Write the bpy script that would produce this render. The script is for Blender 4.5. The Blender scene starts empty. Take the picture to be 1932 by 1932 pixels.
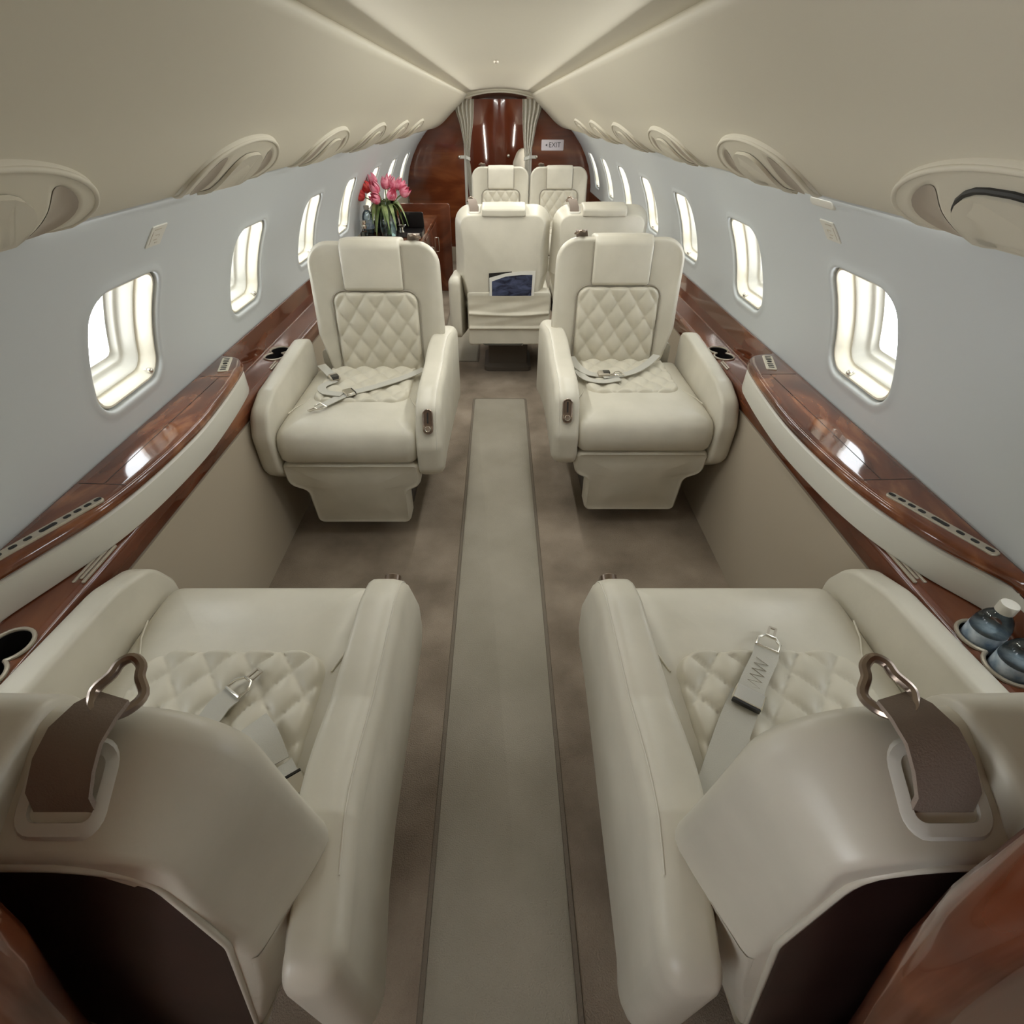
import bpy, bmesh, math, random
from mathutils import Vector, Matrix
random.seed(7)
sc = bpy.context.scene
COL = sc.collection
PI = math.pi

# ------------------------------------------------------------------ materials
def mat(name, base, rough=0.5, metal=0.0, coat=0.0, spec=0.5):
    m = bpy.data.materials.new(name); m.use_nodes = True
    b = m.node_tree.nodes['Principled BSDF']
    b.inputs['Base Color'].default_value = (*base, 1)
    b.inputs['Roughness'].default_value = rough
    b.inputs['Metallic'].default_value = metal
    b.inputs['Coat Weight'].default_value = coat
    b.inputs['Coat Roughness'].default_value = 0.04
    b.inputs['Specular IOR Level'].default_value = spec
    return m

def bump(m, scale, strength, dist=0.002, detail=4, stretch=None):
    nt = m.node_tree; b = nt.nodes['Principled BSDF']
    tc = nt.nodes.new('ShaderNodeTexCoord'); n = nt.nodes.new('ShaderNodeTexNoise')
    n.inputs['Scale'].default_value = scale; n.inputs['Detail'].default_value = detail
    src = tc.outputs['Object']
    if stretch:
        mp = nt.nodes.new('ShaderNodeMapping'); mp.inputs['Scale'].default_value = stretch
        nt.links.new(src, mp.inputs['Vector']); src = mp.outputs['Vector']
    nt.links.new(src, n.inputs['Vector'])
    bp = nt.nodes.new('ShaderNodeBump'); bp.inputs['Strength'].default_value = strength
    bp.inputs['Distance'].default_value = dist
    nt.links.new(n.outputs['Fac'], bp.inputs['Height'])
    nt.links.new(bp.outputs['Normal'], b.inputs['Normal'])
    return m

def mottle(m, c1, c2, scale, detail=6, lo=0.35, hi=0.65, distortion=0.0, stretch=None, mid=None):
    nt = m.node_tree; b = nt.nodes['Principled BSDF']
    tc = nt.nodes.new('ShaderNodeTexCoord'); n = nt.nodes.new('ShaderNodeTexNoise')
    n.inputs['Scale'].default_value = scale; n.inputs['Detail'].default_value = detail
    n.inputs['Distortion'].default_value = distortion
    src = tc.outputs['Object']
    if stretch:
        mp = nt.nodes.new('ShaderNodeMapping'); mp.inputs['Scale'].default_value = stretch
        nt.links.new(src, mp.inputs['Vector']); src = mp.outputs['Vector']
    nt.links.new(src, n.inputs['Vector'])
    r = nt.nodes.new('ShaderNodeValToRGB')
    r.color_ramp.elements[0].position = lo; r.color_ramp.elements[0].color = (*c1, 1)
    r.color_ramp.elements[1].position = hi; r.color_ramp.elements[1].color = (*c2, 1)
    if mid:
        e = r.color_ramp.elements.new((lo + hi) / 2); e.color = (*mid, 1)
    nt.links.new(n.outputs['Fac'], r.inputs['Fac'])
    nt.links.new(r.outputs['Color'], b.inputs['Base Color'])
    return m

LEATHER = bump(mottle(mat('cream_leather', (.6, .56, .47), .36, spec=.45), (.57, .54, .455), (.63, .595, .505), 7), 16, .30, .004, 10)
LEATHER_WORN = bump(mottle(mat('quilted_leather', (.6, .56, .47), .4, spec=.45), (.57, .535, .44), (.63, .59, .49), 9), 420, .12, .0006)
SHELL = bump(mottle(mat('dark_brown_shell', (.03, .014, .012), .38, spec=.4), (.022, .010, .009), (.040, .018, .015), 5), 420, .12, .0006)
CREASE_SHADE = mat('crease_shade', (.30, .27, .22), .6)  # darker leather tone, painted shadow for the seat creases
STITCH = mat('stitch_thread', (.66, .63, .55), .7)
WALLM = bump(mat('sidewall_panel', (.56, .59, .60), .55), 900, .05, .0004)
CEILM = bump(mat('headliner', (.61, .568, .462), .6), 600, .08, .0005)
KICK = bump(mat('kick_panel_fabric', (.38, .325, .25), .75), 700, .25, .0008)
CARPET = bump(mottle(mat('taupe_carpet', (.2, .16, .13), .95, spec=.1), (.205, .165, .125), (.375, .310, .245), 3.2, 5, .36, .66), 260, .8, .004, 2)
RUNNER = bump(mottle(mat('runner_carpet', (.3, .27, .22), .95, spec=.1), (.315, .288, .232), (.375, .342, .282), 3, 4), 300, .7, .003, 2)
RUNEDGE = bump(mat('runner_binding', (.20, .17, .135), .95, spec=.1), 300, .7, .003, 2)
def wood(name, c1, c2, c3, scale=2.2, stretch=(1, .45, 1), rough=.12):
    m = mat(name, c1, rough, coat=.6, spec=.5)
    mottle(m, c1, c3, scale, 7, .26, .80, 1.5, stretch, mid=c2)
    return m
WOOD = wood('burl_wood', (.055, .014, .007), (.135, .040, .018), (.33, .125, .052), 3.0)
WOOD_LID = wood('burl_wood_lid', (.055, .014, .006), (.15, .046, .019), (.42, .175, .075), 5.5, (1, .55, 1))
WOOD_DARK = wood('dark_mahogany', (.062, .014, .006), (.135, .034, .012), (.25, .078, .026), 1.9, (.35, .35, 2.2))
WOOD_DOOR = wood('door_mahogany', (.055, .012, .006), (.115, .028, .012), (.22, .066, .026), 1.1, (1, 1, .8))
WHITEP = mat('white_fascia', (.66, .645, .58), .35)
CREAMP = mat('cream_plastic', (.72, .675, .56), .32)
IVORY = mat('ivory_plastic', (.60, .58, .52), .4)
DARK = mat('black_gap', (.012, .011, .010), .6)
DARKBASE = mat('seat_pedestal', (.085, .07, .056), .7)
CHROME = mat('polished_metal', (.80, .77, .70), .22, 1)
BRONZE = mat('bronze_tongue', (.34, .27, .22), .28, 1)
GRILLE = mat('satin_grille', (.50, .45, .37), .35, .4)
BELT = bump(mat('grey_belt_webbing', (.50, .485, .43), .55), 500, .5, .001)
STRAP = bump(mat('brown_harness_webbing', (.24, .19, .155), .6), 500, .5, .001)
FABRIC = bump(mat('curtain_cloth', (.60, .57, .49), .8), 300, .3, .001)
WHITE = mat('sign_white', (.78, .72, .76), .4)
INK = mat('sign_ink', (.08, .07, .08), .5)
BLACK = mat('black_lacquer', (.02, .018, .018), .2, coat=.4)
RECESS_SHADE = mat('recess_shade', (.40, .345, .275), .5)  # taupe paints the shade inside the outlet recesses
PAGE = mat('cover_paper', (.70, .69, .64), .4)
NAVY = mottle(mat('cover_picture', (.02, .025, .06), .3), (.010, .012, .03), (.09, .11, .20), 14, 5, .35, .75, 1.0, (1, 1, 2.5))
LEAF = mottle(mat('tulip_leaf', (.16, .24, .07), .5), (.10, .17, .04), (.34, .42, .17), 18)
PINK = mottle(mat('pink_petals', (.65, .08, .17), .5), (.62, .06, .15), (.90, .38, .48), 30)
RED = mottle(mat('red_petals', (.7, .03, .04), .5), (.65, .02, .03), (.85, .14, .12), 30)
LABELM = mottle(mat('bottle_label', (.30, .38, .46), .4), (.16, .24, .34), (.55, .62, .68), 40)
LABELR = mat('bottle_label_band', (.12, .03, .04), .4)
def glassy(name, tint, gloss=.12, rough=.02):
    m = bpy.data.materials.new(name); m.use_nodes = True; nt = m.node_tree
    for n in list(nt.nodes): nt.nodes.remove(n)
    o = nt.nodes.new('ShaderNodeOutputMaterial'); mx = nt.nodes.new('ShaderNodeMixShader')
    t = nt.nodes.new('ShaderNodeBsdfTransparent'); g = nt.nodes.new('ShaderNodeBsdfGlossy')
    lw = nt.nodes.new('ShaderNodeLayerWeight'); lw.inputs['Blend'].default_value = gloss
    t.inputs['Color'].default_value = (*tint, 1); g.inputs['Roughness'].default_value = rough
    nt.links.new(lw.outputs['Fresnel'], mx.inputs['Fac'])
    nt.links.new(t.outputs[0], mx.inputs[1]); nt.links.new(g.outputs[0], mx.inputs[2])
    nt.links.new(mx.outputs[0], o.inputs['Surface'])
    return m
PANE = glassy('window_pane', (.97, .985, 1), .06)
CLEAR = glassy('clear_glass', (.86, .90, .90), .25)
PET = glassy('clear_bottle', (.80, .87, .90), .35)
WATER = glassy('bottle_water', (.70, .80, .84), .2)

# ------------------------------------------------------------------ mesh helpers
class G:
    def __init__(s): s.v = []; s.f = []
    def add(s, vs, fs):
        o = len(s.v); s.v += [tuple(p) for p in vs]; s.f += [[i + o for i in f] for f in fs]; return s
    def loft(s, rings, cap0=True, cap1=True, closed=True):
        n = len(rings[0]); vs = [p for r in rings for p in r]; fs = []
        for k in range(len(rings) - 1):
            for i in range(n if closed else n - 1):
                j = (i + 1) % n
                fs.append([k*n + i, k*n + j, (k+1)*n + j, (k+1)*n + i])
        if cap0: fs.append(list(range(n))[::-1])
        if cap1: fs.append([(len(rings) - 1)*n + i for i in range(n)])
        return s.add(vs, fs)
    def grid(s, fn, nu, nv):
        vs = [fn(i / nu, j / nv) for j in range(nv + 1) for i in range(nu + 1)]
        fs = [[j*(nu+1)+i, j*(nu+1)+i+1, (j+1)*(nu+1)+i+1, (j+1)*(nu+1)+i] for j in range(nv) for i in range(nu)]
        return s.add(vs, fs)
    def box(s, x0, x1, y0, y1, z0, z1):
        vs = [(x, y, z) for z in (z0, z1) for y in (y0, y1) for x in (x0, x1)]
        return s.add(vs, [[0, 2, 3, 1], [4, 5, 7, 6], [0, 1, 5, 4], [2, 6, 7, 3], [0, 4, 6, 2], [1, 3, 7, 5]])
    def tube(s, pts, r, n=10, caps=True):
        pts = [Vector(p) for p in pts]; rings = []
        rr = r if isinstance(r, (list, tuple)) else [r]*len(pts)
        ref = None
        for k, p in enumerate(pts):
            t = (pts[min(k+1, len(pts)-1)] - pts[max(k-1, 0)]).normalized()
            if ref is None: ref = t.orthogonal().normalized()
            a = (ref - t*ref.dot(t)).normalized(); b = t.cross(a); ref = a
            rings.append([p + (a*math.cos(2*PI*i/n) + b*math.sin(2*PI*i/n))*rr[k] for i in range(n)])
        return s.loft(rings, caps, caps)
    def lathe(s, prof, c=(0, 0, 0), n=28):
        rings = [[(c[0] + r*math.cos(2*PI*i/n), c[1] + r*math.sin(2*PI*i/n), c[2] + z) for i in range(n)] for r, z in prof]
        return s.loft(rings, prof[0][0] > 1e-5, prof[-1][0] > 1e-5)
    def ribbon(s, pts, w, th=.0016, side=None):
        """flat strap: pts centre line, w half width (number or list), side = fixed width direction"""
        pts = [Vector(p) for p in pts]; rings = []
        for k, p in enumerate(pts):
            t = (pts[min(k+1, len(pts)-1)] - pts[max(k-1, 0)]).normalized()
            sd = Vector(side[k] if isinstance(side, list) else side) if side is not None else t.cross(Vector((0, 0, 1)))
            sd = (sd - t*sd.dot(t)).normalized(); nn = sd.cross(t)
            ww = w[k] if isinstance(w, (list, tuple)) else w
            rings.append([p + sd*ww + nn*th, p - sd*ww + nn*th, p - sd*ww - nn*th, p + sd*ww - nn*th])
        return s.loft(rings)
    def pillow(s, outline, layers, fn, dome=None, dome0=None, soft=None):
        """outline: closed 2-D polygon; layers: (inset, depth) front to back; fn(a, b, depth) -> xyz.
        dome / dome0: extra inner rings (scale, depth) after the last / before the first layer"""
        rings = [[fn(a, b, d) for a, b in inset(outline, i)] for i, d in layers]
        if soft:      # weaken the inset locally: soft(a, b) -> 0..1
            rings = [[fn(p[0] + (q[0]-p[0])*soft(*p), p[1] + (q[1]-p[1])*soft(*p), d) for p, q in zip(outline, inset(outline, i))] for i, d in layers]
        def sc_(ring2, k):
            ca = sum(p[0] for p in ring2)/len(ring2); cb = sum(p[1] for p in ring2)/len(ring2)
            return [(ca + (a-ca)*k, cb + (b-cb)*k) for a, b in ring2]
        if dome:
            base = inset(outline, layers[-1][0]); rings += [[fn(a, b, d) for a, b in sc_(base, k)] for k, d in dome]
        if dome0:
            base = inset(outline, layers[0][0]); rings = [[fn(a, b, d) for a, b in sc_(base, k)] for k, d in dome0] + rings
        return s.loft(rings)
    def obj(s, name, m, parent=None, angle=40, recalc=True, flip=False):
        me = bpy.data.meshes.new(name); me.from_pydata(s.v, [], s.f)
        if recalc:
            bm = bmesh.new(); bm.from_mesh(me); bmesh.ops.recalc_face_normals(bm, faces=bm.faces[:]); bm.to_mesh(me); bm.free()
        if flip: me.flip_normals()
        me.materials.append(m)
        me.polygons.foreach_set('use_smooth', [True]*len(me.polygons))
        me.set_sharp_from_angle(angle=math.radians(angle))
        o = bpy.data.objects.new(name, me); COL.objects.link(o)
        if parent is not None: o.parent = parent
        return o

def inset(poly, d):
    if abs(d) < 1e-9: return list(poly)
    n = len(poly); out = []
    area = sum(poly[i][0]*poly[(i+1) % n][1] - poly[(i+1) % n][0]*poly[i][1] for i in range(n))
    sg = 1 if area > 0 else -1
    for i in range(n):
        p0 = Vector(poly[i-1]); p1 = Vector(poly[i]); p2 = Vector(poly[(i+1) % n])
        e1 = (p1 - p0).normalized(); e2 = (p2 - p1).normalized()
        n1 = Vector((-e1.y, e1.x))*sg; n2 = Vector((-e2.y, e2.x))*sg
        b = (n1 + n2)
        if b.length < 1e-6: b = n1
        b.normalize(); k = d/max(.5, b.dot(n1))
        q = p1 + b*k; out.append((q.x, q.y))
    return out

def rpoly(pts, seg=7, sub=0.03):
    """polygon with rounded corners; pts = (x, y, r)"""
    n = len(pts); out = []
    for i in range(n):
        x, y, r = pts[i]; p = Vector((x, y)); a = Vector(pts[i-1][:2]); b = Vector(pts[(i+1) % n][:2])
        if r <= 0: out.append((x, y)); continue
        da = (a - p).normalized(); db = (b - p).normalized()
        ang = math.acos(max(-1, min(1, da.dot(db)))); t = min(r/math.tan(ang/2), (a-p).length*.49, (b-p).length*.49)
        rr = t*math.tan(ang/2); c = p + (da + db).normalized()*(rr/math.sin(ang/2))
        v0 = p + da*t - c; v1 = p + db*t - c
        tot = v0.angle_signed(v1) if v0.length > 1e-9 and v1.length > 1e-9 else 0
        a0 = math.atan2(v0.y, v0.x); a1 = math.atan2(v1.y, v1.x); dd = (a1 - a0 + PI) % (2*PI) - PI
        for k in range(seg + 1):
            q = a0 + dd*k/seg; out.append((c.x + rr*math.cos(q), c.y + rr*math.sin(q)))
    # subdivide long straight runs so that domed crowns and bends stay smooth
    res = []
    for i in range(len(out)):
        p = Vector(out[i]); q = Vector(out[(i+1) % len(out)]); L = (q-p).length
        m_ = max(1, int(L/sub)) if sub else 1
        for k in range(m_):
            v = p.lerp(q, k/m_); res.append((v.x, v.y))
    return res

def rrect(x0, x1, y0, y1, r, seg=7, sub=0.03):
    return rpoly([(x0, y0, r), (x1, y0, r), (x1, y1, r), (x0, y1, r)], seg, sub)

def thing(name, label, cat, loc=(0, 0, 0), rz=0, group=None):
    o = bpy.data.objects.new(name, None); COL.objects.link(o); o.empty_display_size = .1
    o.location = loc; o.rotation_euler = (0, 0, rz); o['label'] = label; o['category'] = cat
    if group: o['group'] = group
    return o
def tag(o, label, cat, group=None):
    o['label'] = label; o['category'] = cat
    if group: o['group'] = group
    return o
def struct(o): o['kind'] = 'structure'; return o
def dup(root, loc, rz, label, group=None, skip=()):
    r = root.copy(); COL.objects.link(r); r.location = loc; r.rotation_euler = (0, 0, rz); r['label'] = label
    if group: r['group'] = group
    for ch in list(root.children):
        if ch.name.split('.')[0] in skip: continue
        c = ch.copy(); COL.objects.link(c); c.parent = r
        for g in list(ch.children):
            if g.name.split('.')[0] in skip: continue
            d = g.copy(); COL.objects.link(d); d.parent = c
    return r
def cut(o, cutter, m, parent):
    """subtract one cutter mesh from o (boolean applied, cutter removed)"""
    c = cutter.obj('cutter', DARK, parent); bpy.context.view_layer.update()
    md = o.modifiers.new('cut', 'BOOLEAN'); md.operation = 'DIFFERENCE'; md.object = c; md.solver = 'EXACT'
    dg = bpy.context.evaluated_depsgraph_get()
    me = bpy.data.meshes.new_from_object(o.evaluated_get(dg))
    o.modifiers.remove(md); o.data = me
    bpy.data.objects.remove(c); bpy.context.view_layer.update()
    me.materials.clear(); me.materials.append(m)
    me.polygons.foreach_set('material_index', [0]*len(me.polygons))
    me.set_sharp_from_angle(angle=math.radians(40))


# ------------------------------------------------------------------ fuselage section
WA, WB, WZ = 1.075, .89, .74
def wall_x(z): return WA*math.sqrt(max(0, 1 - ((z - WZ)/WB)**2))
Z0, Z1 = .755, 1.345
_tab = []; _s = 0; _p = None
for i in range(401):
    z = Z0 + (Z1 - Z0)*i/400; x = wall_x(z)
    if _p: _s += math.hypot(x - _p[0], z - _p[1])
    _tab.append((_s, x, z)); _p = (x, z)
SMAX = _s
def wall_pt(s):
    """(x, z, nx, nz) at arc length s; n points outward"""
    if s <= 0: k = 0
    elif s >= SMAX: k = 399
    else:
        lo, hi = 0, 400
        while hi - lo > 1:
            md = (lo + hi)//2
            if _tab[md][0] <= s: lo = md
            else: hi = md
        k = lo
    a, b = _tab[k], _tab[k+1]; t = (s - a[0])/(b[0] - a[0])
    x = a[1] + (b[1]-a[1])*t; z = a[2] + (b[2]-a[2])*t
    tx, tz = b[1]-a[1], b[2]-a[2]; L = math.hypot(tx, tz)
    return x, z, tz/L, -tx/L
def s_of_z(z):
    for s, x, zz in _tab:
        if zz >= z: return s
    return SMAX
SW = s_of_z(1.005)                       # window centre line
HW, HH, HR = .158, .168, .068            # window opening half width, half height, corner radius
CELL = .85
LEFT_Y0, RIGHT_Y0 = .55, .60
NWIN = 8
Y_FRONT, Y_BULK, Y_BACK = -1.3, 7.1, 8.3
Y_DOOR = -.56                            # the entry door on the left, ahead of the cabin, stands open

def hole_r(th, off=0.0):
    """radius of the rounded window outline (grown by off) in direction th"""
    w, h, r = HW + off, HH + off, max(.02, HR + off)
    c, s = abs(math.cos(th)), abs(math.sin(th))
    R = min(w/max(c, 1e-9), h/max(s, 1e-9))
    px, py = R*c, R*s
    if px > w - r and py > h - r:
        cx, cy = w - r, h - r
        b = cx*c + cy*s; q = cx*cx + cy*cy - r*r
        R = b + math.sqrt(max(0, b*b - q))
    return R
NS = 24
def cell_rect(y_half, s_lo, s_hi):
    pts = []
    for k in range(NS): pts.append((-y_half + 2*y_half*k/NS, s_lo))
    for k in range(NS): pts.append((y_half, s_lo + (s_hi - s_lo)*k/NS))
    for k in range(NS): pts.append((y_half - 2*y_half*k/NS, s_hi))
    for k in range(NS): pts.append((-y_half, s_hi - (s_hi - s_lo)*k/NS))
    return pts
RECT = cell_rect(CELL/2, -SW, SMAX - SW)
TH = [math.atan2(p[1], p[0]) for p in RECT]

def build_wall(side, y0, name):
    g = G()
    def pt(y, s, d=0):
        x, z, nx, nz = wall_pt(s); return (side*(x + nx*d), y, z + nz*d)
    for k in range(NWIN):
        yc = y0 + CELL*k
        rings = []
        for f in (1, .8, .6, .4, .2, .08):
            ring = []
            for p, th in zip(RECT, TH):
                h = hole_r(th, .03); q = (h*math.cos(th), h*math.sin(th))
                ring.append(pt(yc + q[0] + (p[0]-q[0])*f, SW + q[1] + (p[1]-q[1])*f))
            rings.append(ring)
        for off, d in ((.030, 0), (.022, -.0015), (.012, -.004), (.006, -.004), (.001, 0), (0, .006), (0, .05)):
            rings.append([pt(yc + hole_r(th, off)*math.cos(th), SW + hole_r(th, off)*math.sin(th), d) for th in TH])
        g.loft(rings, False, False)
    def plain(ya, yb):
        g.grid(lambda u, v: pt(ya + (yb-ya)*u, SMAX*v), 4, NS)
    plain(Y_FRONT if side > 0 else Y_DOOR, y0 - CELL/2); plain(y0 + CELL*(NWIN - .5), Y_BACK)
    o = g.obj(name, WALLM, recalc=False, angle=50)
    bm = bmesh.new(); bm.from_mesh(o.data); bmesh.ops.remove_doubles(bm, verts=bm.verts[:], dist=.0004)
    bmesh.ops.recalc_face_normals(bm, faces=bm.faces[:]); bm.to_mesh(o.data); bm.free()
    return struct(o)
build_wall(-1, LEFT_Y0, 'wall_left'); build_wall(1, RIGHT_Y0, 'wall_right')

# windows
def build_window(idx, side, yc):
    def ring(off, d):
        out = []
        for th in TH:
            r = hole_r(th, off); x, z, nx, nz = wall_pt(SW + r*math.sin(th))
            out.append((side*(x + nx*d), yc + r*math.cos(th), z + nz*d))
        return out
    w = bpy.data.objects.new('window_%d' % idx, None); COL.objects.link(w); w.empty_display_size = .1
    struct(w)
    g = G(); g.loft([ring(*a) for a in ((-.004, .05), (-.004, .012), (-.007, .008), (-.012, .008), (-.015, .013), (-.018, .034), (-.021, .048), (-.023, .052))], False, False)
    g.obj('window_bezel', CREAMP, w, 50)
    g = G(); g.loft([ring(*a) for a in ((-.019, .052), (-.027, .050), (-.031, .054), (-.036, .080), (-.041, .088), (-.047, .090), (-.049, .095), (-.054, .108), (-.059, .110), (-.060, .122))], False, False)
    g.obj('shade_frame', WHITEP, w, 50)
    g = G(); g.loft([ring(-.058, .110)], False, True); g.obj('pane', PANE, w, 60)
    # outer skin edge so that only the pane lets daylight in
    g = G(); g.loft([ring(-.05, .122), ring(.03, .122), ring(.03, .0)], False, False); g.obj('window_surround', IVORY, w, 50)
    # pull knob of the shade, low in the frame
    th = math.radians(-52 if side < 0 else -70); r = hole_r(th, -.022); x, z, nx, nz = wall_pt(SW + r*math.sin(th))
    g = G(); c = Vector((side*(x + nx*.030), yc + r*math.cos(th), z + nz*.030)); ax = Vector((-side*nx, 0, -nz))
    prof = [(.0022, 0), (.0026, .006), (.0035, .009), (.0075, .012), (.0092, .017), (.0085, .022), (.005, .0255), (0.0, .0265)]
    q = ax.to_track_quat('Z', 'Y'); n = 14
    g.loft([[c + q @ Vector((rr*math.cos(2*PI*i/n), rr*math.sin(2*PI*i/n), h)) for i in range(n)] for rr, h in prof], True, False)
    g.obj('shade_knob', CHROME, w)
    return w
win_centres = []
n_ = 1
for side, y0 in ((-1, LEFT_Y0), (1, RIGHT_Y0)):
    for k in range(NWIN):
        build_window(n_, side, y0 + CELL*k); win_centres.append((side, y0 + CELL*k)); n_ += 1

# valances and ceiling
VAL = [(.800, 1.349), (.778, 1.345), (.735, 1.349), (.69, 1.363), (.635, 1.392), (.575, 1.438), (.52, 1.485), (.465, 1.527), (.415, 1.566), (.375, 1.600), (.350, 1.624)]
def catmull(P, n):
    out = []
    Q = [P[0]] + list(P) + [P[-1]]
    for i in range(1, len(Q) - 2):
        for k in range(n):
            t = k/n
            out.append(tuple(.5*((2*Q[i][j]) + (-Q[i-1][j]+Q[i+1][j])*t + (2*Q[i-1][j]-5*Q[i][j]+4*Q[i+1][j]-Q[i+2][j])*t*t + (-Q[i-1][j]+3*Q[i][j]-3*Q[i+1][j]+Q[i+2][j])*t**3) for j in range(len(P[0]))))
    out.append(tuple(P[-1])); return out
VC = catmull(VAL, 5)
_vl = [0]
for a, b in zip(VC, VC[1:]): _vl.append(_vl[-1] + math.hypot(b[0]-a[0], b[1]-a[1]))
VLEN = _vl[-1]
def val_pt(b):
    """point on the valance at arc length b from its lower edge, with the normal into the cabin"""
    b = max(0, min(VLEN, b)); k = 0
    while k < len(_vl) - 2 and _vl[k+1] < b: k += 1
    t = (b - _vl[k])/(_vl[k+1] - _vl[k]); p, q = VC[k], VC[k+1]
    tx, tz = q[0]-p[0], q[1]-p[1]; L = math.hypot(tx, tz)
    return p[0]+tx*t, p[1]+tz*t, -tz/L, tx/L
for side, nm in ((-1, 'trim_1'), (1, 'trim_2')):
    g = G()
    prof = [(.86, 1.340), (.822, 1.338), (.810, 1.344)] + VC + [(.344, 1.633), (.343, 1.642), (.348, 1.65), (.40, 1.655)]
    g.loft([[(side*x, y, z) for x, z in prof] for y in (Y_FRONT, 0, 1, 2, 3, 4, 5, 6, 7, Y_BACK)], False, False, closed=False)
    struct(g.obj(nm, CEILM, angle=60))
g = G()
arch = [(-.42, 1.632)] + [(x, 1.652 + .034*(1 - (x/.36)**2)) for x in [-.36 + .06*i for i in range(13)]] + [(.42, 1.632)]
g.loft([[(x, y, z) for x, z in arch] for y in (Y_FRONT, 0, 2, 4, 6, Y_BACK)], False, False, closed=False)
struct(g.obj('ceiling', CEILM, angle=60))
# arched header over the aft doorway
g = G(); hd = [(x, 1.615 + .050*(1 - (x/.36)**2)) for x in [-.36 + .06*i for i in range(13)]]
top = [(x, z + .045) for x, z in hd[::-1]]
ol = hd + top
g.loft([[(a, y, b) for a, b in ol] for y in (Y_BULK - .16, Y_BULK - .15, Y_BULK - .02)]); struct(g.obj('trim_3', CEILM))
g = G(); g.tube([(x, Y_BULK - .16, z) for x, z in hd], .010, 8); struct(g.obj('trim_4', CEILM))

# floor, kick panels
g = G(); g.box(-1.12, 1.12, Y_FRONT, Y_BACK, -.05, 0); struct(g.obj('floor', CARPET))
for side, nm in ((-1, 'baseboard_left'), (1, 'baseboard_right')):
    g = G(); prof = [(.922, 0), (.925, .03), (.956, .562), (1.085, .562), (1.085, 0)]
    g.loft([[(side*x, y, z) for x, z in prof] for y in (Y_FRONT, .895)])
    g.loft([[(side*x, y, z) for x, z in prof] for y in (.90, 3.2)])
    g.loft([[(side*x, y, z) for x, z in prof] for y in (3.205, Y_BACK)])
    struct(g.obj(nm, KICK))

# aft bulkhead, side panels with the dark veneer
def section(side, x_in, z_top_in):
    """half section of the cabin between x_in and the wall, floor to valance"""
    pts = [(x_in, 0), (1.0, 0)] + [(wall_x(z) + .0, z) for z in (.3, .5, .7, .8, .9, 1.0, 1.1, 1.2, 1.3, 1.34)]
    pts += [(x, z) for x, z in VC[::4] if x > x_in + .01]
    pts += [(x_in, z_top_in)]
    return [(side*a, b) for a, b in pts]
for side, nm, xin in ((-1, 'wall_aft_left', .40), (1, 'wall_aft_right', .37)):
    g = G(); ol = section(side, xin, 1.58)
    g.loft([[(a, y, b) for a, b in ol] for y in (Y_BULK, Y_BULK + .05)])
    struct(g.obj(nm, WOOD_DARK, angle=30))
    # pale plinth below the veneer
    g = G(); a0, a1 = sorted((side*xin, side*.92)); g.box(a0, a1, Y_BULK - .02, Y_BULK, 0, .165); struct(g.obj('baseboard_aft_left' if side < 0 else 'baseboard_aft_right', KICK))
    # bevelled jamb
    a0, a1 = sorted((side*xin, side*(xin - .03)))
    g = G(); g.box(a0, a1, Y_BULK - .012, Y_BULK + .06, 0, 1.60); struct(g.obj('trim_5' if side < 0 else 'trim_6', IVORY))
g = G(); g.box(-1.12, 1.12, Y_BACK, Y_BACK + .05, 0, 1.75); struct(g.obj('wall_back', WOOD_DOOR))
g = G(); g.box(-1.12, 1.12, Y_FRONT - .05, Y_FRONT, 0, 1.75); struct(g.obj('wall_front', WOOD_DARK))
# outer enclosure behind the lower ledges and above the valances
for side, nm in ((-1, 'wall_hull_left'), (1, 'wall_hull_right')):
    g = G(); a0, a1 = sorted((side*1.09, side*1.12)); g.box(a0, a1, Y_FRONT, Y_BACK, 0, .78); struct(g.obj(nm, KICK))
    g = G(); a0, a1 = sorted((side*.34, side*.95)); g.box(a0, a1, Y_FRONT, Y_BACK, 1.72, 1.74); struct(g.obj('ceiling_void_left' if side < 0 else 'ceiling_void_right', CEILM))

# lavatory door seen through the doorway: bowed, glossy, with frame and handle
d = bpy.data.objects.new('door_1', None); COL.objects.link(d); struct(d)
g = G()
prof = [(-.34, 0.0)] + [(-.30 + .05*i, -.055*(1 - ((-.30 + .05*i)/.30)**2) - .01) for i in range(13)] + [(.34, 0.0)]
ol = [(x, Y_BACK - .06 + y) for x, y in prof] + [(.34, Y_BACK - .002), (-.34, Y_BACK - .002)]
g.loft([[(x, y, z) for x, y in ol] for z in (.01, 1.62)]); g.obj('door_leaf', WOOD_DOOR, d, 30)
g = G(); g.lathe([(.006, 0), (.018, .004), (.021, .012), (.016, .020), (0, .022)], n=18)
g.v = [(x + .12, Y_BACK - .115 - z, y + 1.04) for x, y, z in g.v]; g.obj('door_knob', CHROME, d)

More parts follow.
